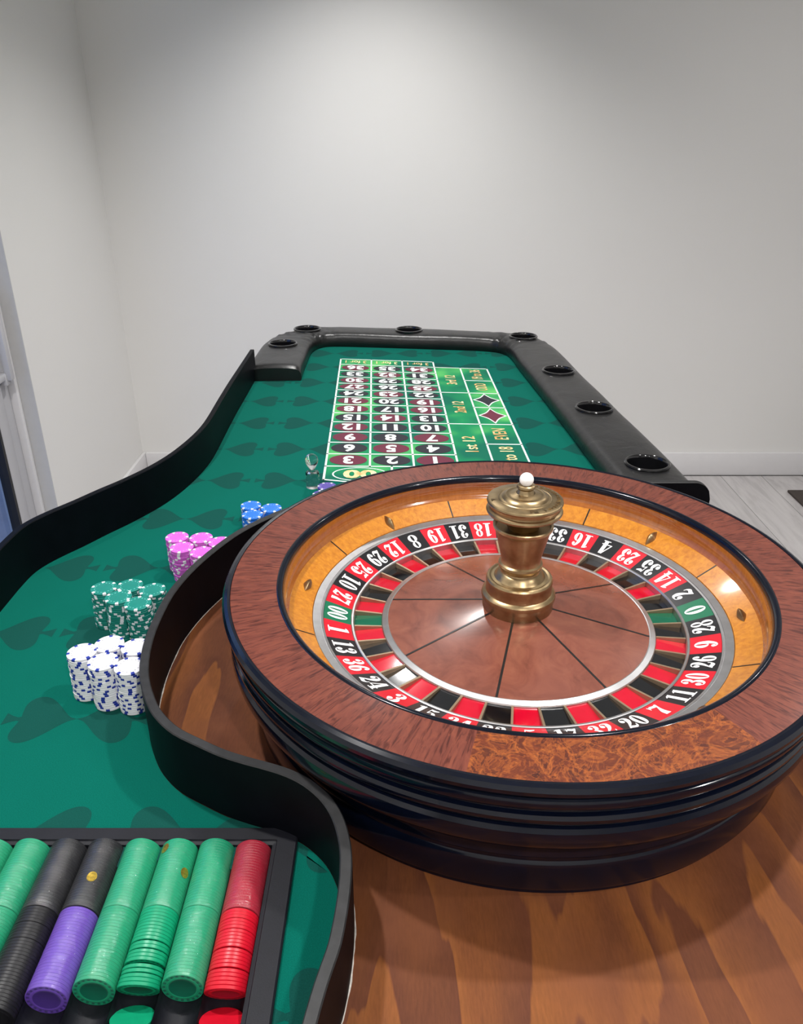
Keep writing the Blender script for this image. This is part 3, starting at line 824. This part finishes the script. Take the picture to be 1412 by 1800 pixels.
D['2'] = [disc(.15, .73, .13), stroke([(.05, .74), (.12, .93), (.3, .975), (.45, .90), (.46, .72), (.36, .48), (.17, .24), (.04, .05)], [.04, .04, .06, .19, .26, .17, .08, .05]),
          stroke([(.04, .07), (.2, .13), (.4, .08), (.55, .18)], [.05, .19, .18, .05]), stroke([(.54, .14), (.57, .32)], [.06, .04])]
D['3'] = [disc(.14, .77, .12), stroke([(.07, .80), (.16, .94), (.3, .975), (.43, .90), (.455, .75), (.40, .60), (.24, .53)], [.04, .04, .06, .17, .24, .15, .04]),
          stroke([(.24, .53), (.42, .45), (.47, .27), (.41, .1), (.28, .025), (.14, .06), (.05, .2)], [.04, .15, .26, .17, .06, .04, .04]), disc(.14, .23, .13)]
D['4'] = [rect(.31, .04, .54, 1.0), rect(.2, 0, .63, .055), rect(.0, .25, .63, .31), stroke([(.35, 1.0), (.02, .27)], [.07, .06])]
D['5'] = [stroke([(.09, .93), (.3, .88), (.53, .97)], [.10, .17, .05]), stroke([(.1, .97), (.085, .5)], [.05, .05]),
          stroke([(.085, .5), (.25, .62), (.41, .55), (.46, .32), (.40, .1), (.27, .025), (.13, .06), (.05, .2)], [.04, .06, .17, .27, .16, .06, .04, .04]), disc(.14, .22, .13)]
D['6'] = [ring(.31, .31, .285, .31, .07, .26), stroke([(.13, .3), (.14, .6), (.26, .88), (.4, .975), (.53, .90)], [.22, .23, .15, .06, .04]), disc(.47, .82, .10)]
D['7'] = [stroke([(.05, .84), (.2, .90), (.4, .86), (.57, .97)], [.05, .19, .19, .05]), stroke([(.05, 1.0), (.05, .72)], [.05, .03]), stroke([(.55, .93), (.39, .6), (.28, .3), (.27, .02)], [.05, .11, .23, .28])]
D['8'] = [ring(.3, .75, .255, .25, .085, .2), ring(.3, .265, .295, .265, .095, .215)]
D['9'] = [([(.6 - x, 1 - y) for x, y in vv], ff) for vv, ff in D['6']]
ORDER = ['0', '28', '9', '26', '30', '11', '7', '20', '32', '17', '5', '22', '34', '15', '3', '24', '36', '13', '1', '00', '27', '10', '25', '29', '12', '8', '19', '31', '18', '6', '21', '33', '16', '4', '23', '35', '14', '2']
STEP = 360 / 38; A0 = 0.8
TR0, TZ0, TR1, TZ1 = .2558, .1212, .2205, .1080
def tz(r): return TZ0 + (TZ1 - TZ0) * (TR0 - r) / (TR0 - TR1)
for i, s in enumerate(ORDER):
    ac = A0 - STEP * i
    cl = 'green' if s in ('0', '00') else ('red' if i in range(0) or (int(s) in REDS) else 'black')
    t = wedge('number_tile', TR0, TZ0, TR1, TZ1, A(ac - STEP / 2), A(ac + STEP / 2), M['tile_' + cl], wh, 6, .004)
    v = []; f = []
    gw, gh, gap = .0128, .0262, .0014
    if len(s) == 1: gw = .0150
    tot = len(s) * gw + (len(s) - 1) * gap
    x0 = -tot / 2; rc = (TR0 + TR1) / 2
    for chx in s:
        for vv, ff in D[chx]:
            q = len(v)
            for x, y in vv:
                lx = x0 + x / .6 * gw; ly = (y - .5) * gh
                r = rc - ly; a = A(ac) + lx / rc
                v.append((r * math.cos(a), r * math.sin(a), tz(r) + .0004))
            f += [tuple(q + w for w in g) for g in ff]
        x0 += gw + gap
    mk('numeral', v, f, M['numeral'], t)
    wedge('pocket', .2162, .0997, .1795, .1014, A(ac - STEP / 2), A(ac + STEP / 2), M['pocket_' + cl], wh, 4, .003)
    af = A(ac + STEP / 2)
    radial_strip('fret', af, .2160, .1070, .1800, .1038, .0027, M['fret'], wh, .0070)
lathe('number_ring_edge', [(.2205, .100), (.2205, .1088), (.2195, .1094), (.2175, .1092), (.2165, .1080), (.2160, .092), (.2160, .088)], M['silver'], wh, 192, deg=30)
lathe('cone_ring', [(.1800, .085), (.1800, .1030), (.1790, .1046), (.1725, .1066), (.1712, .1062), (.1712, .09)], M['silver'], wh, 192, deg=30)
for k in range(8):
    a0 = 30 + 45 * k
    wedge('cone_panel', .1715, .1056, .040, .1275, A(a0), A(a0 + 45), M['cone'], wh, 18, .004, 0.0, rows=4)
    radial_strip('cone_inlay', A(a0), .1712, .1060, .041, .1277, .0028, M['inlay'], wh)
tp = [(.030, .120), (.0455, .1255), (.0463, .1275), (.0460, .1350), (.0466, .1382), (.0478, .1408), (.0484, .1440), (.0478, .1475), (.0455, .1500), (.0432, .1512), (.0428, .1535), (.0428, .1630), (.0433, .1650), (.0430, .1682), (.0415, .1702), (.0392, .1710), (.0365, .1702), (.0330, .1712), (.0305, .1740), (.0285, .1775), (.0255, .1795), (.0248, .1815)]
turret = lathe('turret', tp, M['brass'], wh, 96, deg=28)
lathe('turret_cup', [(.0248, .181), (.0256, .1845), (.0280, .1862), (.0287, .1888), (.0280, .1915), (.0258, .1932), (.0252, .1960), (.0262, .2020), (.0290, .2140), (.0328, .2300), (.0348, .2370), (.0364, .2405), (.0378, .2422), (.0381, .2455), (.0371, .2468), (.0350, .2455), (.0335, .2420), (.0250, .2410), (.0200, .2420)], M['brass'], turret, 96, deg=28)
lathe('turret_cap', [(.0200, .2420), (.0240, .2500), (.0290, .2575), (.0340, .2606), (.0430, .2618), (.0468, .2640), (.0477, .2664), (.0468, .2688), (.0443, .2700), (.0440, .2715), (.0443, .2752), (.0464, .2762), (.0474, .2784), (.0468, .2804), (.0447, .2814), (.0338, .2820), (.0328, .2828), (.0316, .2824), (.0290, .2832), (.0266, .2858), (.0238, .2868), (.0213, .2862), (.0180, .2870), (.0150, .2880), (.0115, .2888)], M['brass'], turret, 96, deg=28)
lathe('finial', [(.0115, .2880), (.0105, .2895), (.0098, .2925), (.0092, .2938), (.0104, .2950), (.0116, .2968), (.0112, .2992), (.0092, .3002), (.0068, .2995), (.0010, .2985), (0, .2985)], M['brass'], turret, 64, deg=28)
# raised letters round the cap: only these are legible
def cap_text(s, a_deg, size=.0062):
    v, f = glyphs(s, .015); rm = .0402; w = .78 * size; vv = []
    for x, y in v:
        r = rm - y * size; a = A(a_deg) + x * w / rm
        vv.append((r * math.cos(a), r * math.sin(a), .2818))
    n = len(vv); vv += [(x, y, z + .0006) for x, y, z in vv]
    ff = [tuple(n + q for q in g) for g in f] + list(f)
    mk('raised_letter', vv, ff, M['brass'], turret)
for ch, a in (('F', -86), ('E', -79), ('V', -62)): cap_text(ch, a)
cap_text('K', 188)
for a in range(-53, 100, 7):
    radial_strip('raised_stroke', A(a + random.uniform(-1.5, 1.5)), .0432, .2824, .0432 - random.uniform(.003, .006), .2824, .0011, M['brass'], turret, .0008)
    radial_strip('raised_stroke', A(a + 3 + random.uniform(-1.5, 1.5)), .0412, .2824, .0412 - random.uniform(.001, .003), .2824, .0014, M['brass'], turret, .0008)
# ball on the finial
bl = lathe('roulette_ball', [(.0088 * math.sin(R(t)), -.0088 * math.cos(R(t))) for t in range(0, 181, 9)], M['ball'], None, 40, deg=80, loc=(WX, WY, F + .3002 + .0062))
tag(bl, 'white roulette ball resting on top of the brass turret', 'ball')

# ================================================================== THE MARKER
mkr = empty('win_marker', (-.189, 1.556, F)); tag(mkr, 'clear acrylic win marker with ball top on the felt beside the double zero', 'marker')
lathe('base', [(0, .0004), (.0138, .0004), (.0142, .0012), (.0142, .0335), (.0132, .0350), (.0070, .0362), (.0050, .0385), (.0046, .0410), (.0060, .0430), (.0100, .0490), (.0128, .0560), (.0136, .0615), (.0128, .0672), (.0098, .0722), (.0055, .0748), (0, .0756)], M['acrylic'], mkr, 48, deg=40)

# ================================================================== CHIPS
CR, CT = .0195, .0033
def spotted_chip(body, spot, mark):
    n = 48; prof = [(0, 0), (.0165, 0), (CR - .0004, 0), (CR, .0004), (CR, CT - .0004), (CR - .0004, CT), (.0153, CT), (.0141, CT), (.0128, CT - .00005), (.0122, CT), (0, CT)]
    v, f = lathe_vf(prof, n); k = len(prof) - 1; idx = []
    for i in range(n):
        for q in range(k):
            m = 0
            if i % 8 in (0, 1) and 1 <= q <= 5: m = 1
            if q == 7 and i % 3 == 0: m = 2
            idx.append(m)
    me = bpy.data.meshes.new('chip'); me.from_pydata(v, [], f)
    for mm in (body, spot, mark): me.materials.append(mm)
    me.polygons.foreach_set('material_index', idx)
    bm = bmesh.new(); bm.from_mesh(me); bmesh.ops.remove_doubles(bm, verts=bm.verts[:], dist=1e-7); bmesh.ops.recalc_face_normals(bm, faces=bm.faces)
    for e in bm.edges: e.smooth = len(e.link_faces) == 2 and e.calc_face_angle(0) < R(35)
    for fc in bm.faces: fc.smooth = True
    bm.to_mesh(me); bm.free(); return me
CM = dict(white=spotted_chip(CH['white'], CH['navy'], CH['grey']), green=spotted_chip(CH['green'], CH['white'], CH['palegreen']), pink=spotted_chip(CH['pink'], CH['white'], CH['palepink']),
          blue=spotted_chip(CH['blue'], CH['white'], CH['paleblue']), violet=spotted_chip(CH['violet'], CH['white'], CH['paleviolet']))
STACKS = [('white', (-.426, .871), 20, 'leftmost white stack'), ('white', (-.3905, .8515), 20, 'front white stack nearest the chip tray'), ('white', (-.3545, .8435), 20, 'front white stack against the black divider'),
          ('white', (-.394, .8910), 20, 'rear middle white stack'), ('white', (-.3565, .8870), 20, 'rear white stack against the black divider'),
          ('green', (-.454, 1.040), 19, 'leftmost green stack'), ('green', (-.422, 1.009), 20, 'front left green stack'), ('green', (-.385, .994), 20, 'front green stack nearest the divider'),
          ('green', (-.415, 1.0485), 19, 'rear middle green stack'), ('green', (-.377, 1.037), 19, 'rear green stack nearest the divider'),
          ('pink', (-.385, 1.213), 18, 'leftmost pink stack'), ('pink', (-.3455, 1.212), 18, 'rear middle pink stack'), ('pink', (-.368, 1.178), 18, 'front left pink stack'), ('pink', (-.309, 1.197), 18, 'rear pink stack nearest the wheel'), ('pink', (-.3325, 1.161), 18, 'front pink stack nearest the divider'),
          ('blue', (-.289, 1.383), 12, 'leftmost blue stack'), ('blue', (-.247, 1.370), 12, 'blue stack nearest the wheel'), ('blue', (-.280, 1.343), 12, 'front blue stack'),
          ('violet', (-.155, 1.515), 6, 'violet stack beside the clear marker'), ('violet', (-.162, 1.474), 6, 'front violet stack behind the wheel')]
SPOTS = dict(white='blue', green='white', pink='white', blue='white', violet='white')
for colr, (x, y), n, desc in STACKS:
    lean = (random.uniform(-.00012, .00012), random.uniform(-.00012, .00012))
    for q in range(n):
        o = bpy.data.objects.new(colr + '_poker_chip', CM[colr]); COL.objects.link(o)
        o.location = (x + lean[0] * q + random.uniform(-.0004, .0004), y + lean[1] * q + random.uniform(-.0004, .0004), F + .0004 + q * (CT + .00003))
        o.rotation_euler = (0, 0, random.uniform(0, 2 * PI))
        k = n - 1 - q
        if k == 0: lb = f'topmost {colr} chip with {SPOTS[colr]} edge spots on the {desc}'
        else: lb = f'{ORD[k]} {colr} chip from the top of the {desc}'
        tag(o, lb, 'poker chip', f'{colr} chips stacked on the felt')

# ------------------------------------------------------------------ tray
tray = empty('chip_tray', ((tx0 + tx1) / 2, (ty0 + ty1) / 2, F - 0.034)); tag(tray, 'black chip tray set into the felt, filled with rolls of chips', 'tray')
TX, TY, TZ = tray.location
def tobj(o): o.parent = tray; o.location = (-TX, -TY, -TZ); return o
NC, PITCH = 10, .0396
ix1 = -.1385; ix0 = ix1 - NC * PITCH; iy1, iy0 = .6135, .404
bm = bmesh.new()
def loop(x0, x1, y0, y1, z, rr):
    pts = []
    for cx, cy, a0 in ((x1 - rr, y1 - rr, 0), (x0 + rr, y1 - rr, 90), (x0 + rr, y0 + rr, 180), (x1 - rr, y0 + rr, 270)):
        for t in range(0, 91, 18): pts.append((cx + rr * math.cos(R(a0 + t)), cy + rr * math.sin(R(a0 + t)), z))
    return [bm.verts.new(p) for p in pts]
Ls = [loop(tx0 + .004, tx1 - .004, ty0 + .004, ty1 - .004, F - .03, .004), loop(tx0, tx1, ty0, ty1, F + .0004, .006), loop(tx0, tx1, ty0, ty1, F + .0045, .006), loop(tx0 + .0015, tx1 - .0015, ty0 + .0015, ty1 - .0015, F + .006, .0055),
      loop(ix0 - .005, ix1 + .005, iy0 - .005, iy1 + .005, F + .006, .002), loop(ix0 - .004, ix1 + .004, iy0 - .004, iy1 + .004, F + .004, .002), loop(ix0, ix1, iy0, iy1, F + .003, .0015), loop(ix0, ix1, iy0, iy1, F - .028, .0015)]
for a, b in zip(Ls[:-1], Ls[1:]):
    for i in range(len(a)): bm.faces.new((a[i], a[(i + 1) % len(a)], b[(i + 1) % len(b)], b[i]))
for i in range(len(Ls[0])): bm.faces.new((Ls[-1][i], Ls[-1][(i + 1) % len(a)], Ls[0][(i + 1) % len(a)], Ls[0][i]))
bmesh.ops.recalc_face_normals(bm, faces=bm.faces)
me = bpy.data.meshes.new('tray_frame'); bm.to_mesh(me); bm.free(); me.materials.append(M['tray'])
o = bpy.data.objects.new('frame', me); COL.objects.link(o); tobj(sharp(o, 35))
AXZ = F - .0035                              # height of the chip axes in the tray
chm = None
for c in range(NC):
    xc = ix1 - PITCH * (c + .5)
    if chm is None:
        v = []; f = []
        for yy in (iy0, iy1):
            for t in range(0, 181, 15): v.append((.0197 * math.cos(R(180 + t)), yy, -.0003 + .0197 * math.sin(R(180 + t))))
            v += [(.0197, yy, -.024), (-.0197, yy, -.024)]
        k = len(v) // 2
        f = [(q, (q + 1) % k, k + (q + 1) % k, k + q) for q in range(k)] + [tuple(range(k)), tuple(reversed(range(k, 2 * k)))]
        o = sharp(mk('channel', v, f, M['tray']), 40); chm = o.data
    else: o = bpy.data.objects.new('channel', chm); COL.objects.link(o)
    o.parent = tray; o.location = (xc - TX, -TY, AXZ - TZ)

# plain tray chips lie on edge, axis along y
TT = .00322
def tray_chip_mesh(body, face, mark):
    r = .0193; prof = [(0, -TT / 2 + .0002), (.0125, -TT / 2 + .0002), (.0128, -TT / 2), (.0152, -TT / 2), (.0155, -TT / 2 + .0002), (r - .0012, -TT / 2), (r - .0004, -TT / 2), (r, -TT / 2 + .0004), (r, TT / 2 - .0004), (r - .0004, TT / 2), (0, TT / 2)]
    v, f = lathe_vf(prof, 40); k = len(prof) - 1; idx = []
    for i in range(40):
        for q in range(k): idx.append(1 if q == 0 else (2 if q == 4 and i % 2 else 0))
    v = [(x, z, -y) for x, y, z in v]          # lathe axis to y
    me = bpy.data.meshes.new('tray_chip'); me.from_pydata(v, [], f)
    for m in (body, face, mark): me.materials.append(m)
    me.polygons.foreach_set('material_index', idx)
    bm = bmesh.new(); bm.from_mesh(me); bmesh.ops.remove_doubles(bm, verts=bm.verts[:], dist=1e-7); bmesh.ops.recalc_face_normals(bm, faces=bm.faces)
    for e in bm.edges: e.smooth = len(e.link_faces) == 2 and e.calc_face_angle(0) < R(35)
    for fc in bm.faces: fc.smooth = True
    bm.to_mesh(me); bm.free(); return me
TC = dict(green=tray_chip_mesh(CH['tgreen'], CH['tdark'], CH['tdark']), red=tray_chip_mesh(CH['red'], CH['rred'], CH['rred']), black=tray_chip_mesh(CH['black'], CH['black'], CH['black']),
          purple=tray_chip_mesh(CH['purple'], CH['pdark'], CH['pdark']), wrapped_red=tray_chip_mesh(CH['rred'], CH['rred'], CH['rred']))
film_me = {}
def film(n):
    if n in film_me: return film_me[n]
    L = n * TT + .0006; r = .01955; pr = [(.012, -L / 2), (r - .001, -L / 2), (r, -L / 2 + .0008)] + [(r, -L / 2 + .0008 + (L - .0016) * i / 12) for i in range(1, 12)] + [(r, L / 2 - .0008), (r - .001, L / 2), (.012, L / 2)]
    v, f = lathe_vf(pr, 40); v = [(x, z, -y) for x, y, z in v]
    me = bpy.data.meshes.new('film'); me.from_pydata(v, [], f); me.materials.append(M['film'])
    me.polygons.foreach_set('use_smooth', [True] * len(me.polygons)); film_me[n] = me; return me
def sticker(parent, ang, y):
    """oval gold seal bent round the roll; ang measured from straight up towards +x"""
    v = []; f = []
    nn = 20
    v.append((.01975 * math.sin(R(ang)), y, .01975 * math.cos(R(ang))))
    for q in range(nn):
        a = 2 * PI * q / nn; t = R(ang) + .005 * math.cos(a) / .0197; yy = y + .0058 * math.sin(a)
        v.append((.01972 * math.sin(t), yy, .01972 * math.cos(t)))
    f = [(0, 1 + q, 1 + (q + 1) % nn) for q in range(nn)]
    s = mk('gold_seal', v, f, M['sticker'], parent); s['label'] = 'oval gold seal'
def roll(c, y_back, n, colr, label, seals=(), mesh=None):
    xc = ix1 - PITCH * (c + .5)
    L = n * TT
    e = empty('chip_roll', (xc, y_back - L / 2, AXZ)); tag(e, label, 'chip roll', 'shrink-wrapped chip rolls in the tray')
    for q in range(n):
        o = bpy.data.objects.new('chip', TC[mesh or colr]); COL.objects.link(o); o.parent = e
        o.location = (random.uniform(-.00008, .00008), L / 2 - TT * (q + .5), random.uniform(-.00008, .00008)); o.rotation_euler = (0, random.uniform(0, 6.28), 0)
    o = bpy.data.objects.new('film', film(n)); COL.objects.link(o); o.parent = e
    for a, y in seals: sticker(e, a, y)
    return y_back - L
def loose(c, y_back, n, colr, where, gaps=(), lean=0):
    xc = ix1 - PITCH * (c + .5); y = y_back
    for q in range(n):
        if q in gaps: y -= gaps[q]
        o = bpy.data.objects.new(colr + '_poker_chip', TC[colr]); COL.objects.link(o)
        th = R(lean) * (q / (n - 1)) ** 1.3
        o.location = (xc + random.uniform(-.00015, .00015), y - TT / 2, AXZ + random.uniform(0, .00012))
        o.rotation_euler = (Matrix.Rotation(th, 3, 'X') @ Matrix.Rotation(random.uniform(0, 6.28), 3, 'Y')).to_euler()
        y -= (TT + .00004) / math.cos(th)
        od = 'hindmost' if q == 0 else ('frontmost' if q == n - 1 else ORD[q])
        tag(o, f'{od} loose {colr} chip from the back in the {where}', 'poker chip', f'loose {colr} chips in the tray')
    return y
YT = .6115
y = roll(0, YT - .002, 25, 'red', 'shrink-wrapped roll of red chips at the back of the rightmost tray channel', mesh='wrapped_red')
yr = loose(0, y - .0015, 21, 'red', 'rightmost tray channel', {3: .0004, 11: .0014, 16: .0012, 6: .0005}, 20)
y = roll(1, YT, 25, 'green', 'shrink-wrapped roll of green chips at the back, beside the red roll')
roll(1, y - .0006, 22, 'green', 'shrink-wrapped roll of green chips in front, beside the loose red chips')
y = roll(2, YT, 25, 'green', 'shrink-wrapped roll of green chips bearing two gold seals', [(-38, .030), (52, .002)])
yg = loose(2, y - .0006, 20, 'green', 'third tray channel from the right', {10: .0012, 12: .0009, 15: .0030, 16: .0006, 17: .0007}, 20)
y = roll(3, YT, 25, 'green', 'back green chip roll directly right of the black roll with gold seal')
roll(3, y - .0006, 23, 'green', 'front green chip roll directly right of the purple roll')
y = roll(4, YT, 25, 'black', 'shrink-wrapped roll of black chips with a bright gold seal on top', [(12, -.008)])
roll(4, y - .0016, 25, 'purple', 'shrink-wrapped roll of purple chips, the only purple one in the tray')
y = roll(5, YT, 25, 'black', 'shrink-wrapped roll of black chips directly left of the gold-sealed black roll')
loose(5, y - .001, 30, 'black', 'channel left of the purple roll', {5: .0005, 10: .0004})
y = roll(6, YT, 25, 'green', 'back green chip roll directly left of the black rolls')
roll(6, y - .0006, 25, 'green', 'front green chip roll left of the loose black chips')
roll(7, YT, 25, 'green', 'green chip roll at the left edge of the picture')
# chips that have tipped over in the front of two channels
def tipped(c, y, colr, tilt, z, label):
    o = bpy.data.objects.new(colr + '_poker_chip', TC[colr]); COL.objects.link(o)
    o.location = (ix1 - PITCH * (c + .5), y, AXZ + z); o.rotation_euler = (R(tilt), 0, 0); tag(o, label, 'poker chip', f'loose {colr} chips in the tray')
tipped(0, yr - .0200, 'red', 60, -.0060, 'tipped red chip lying in front of the loose red row, upper one')
tipped(0, yr - .0232, 'red', 60, -.0085, 'tipped red chip lying in front of the loose red row, lower one')
tipped(2, yg - .0205, 'green', 60, -.0075, 'single tipped green chip lying in front of the loose green row')
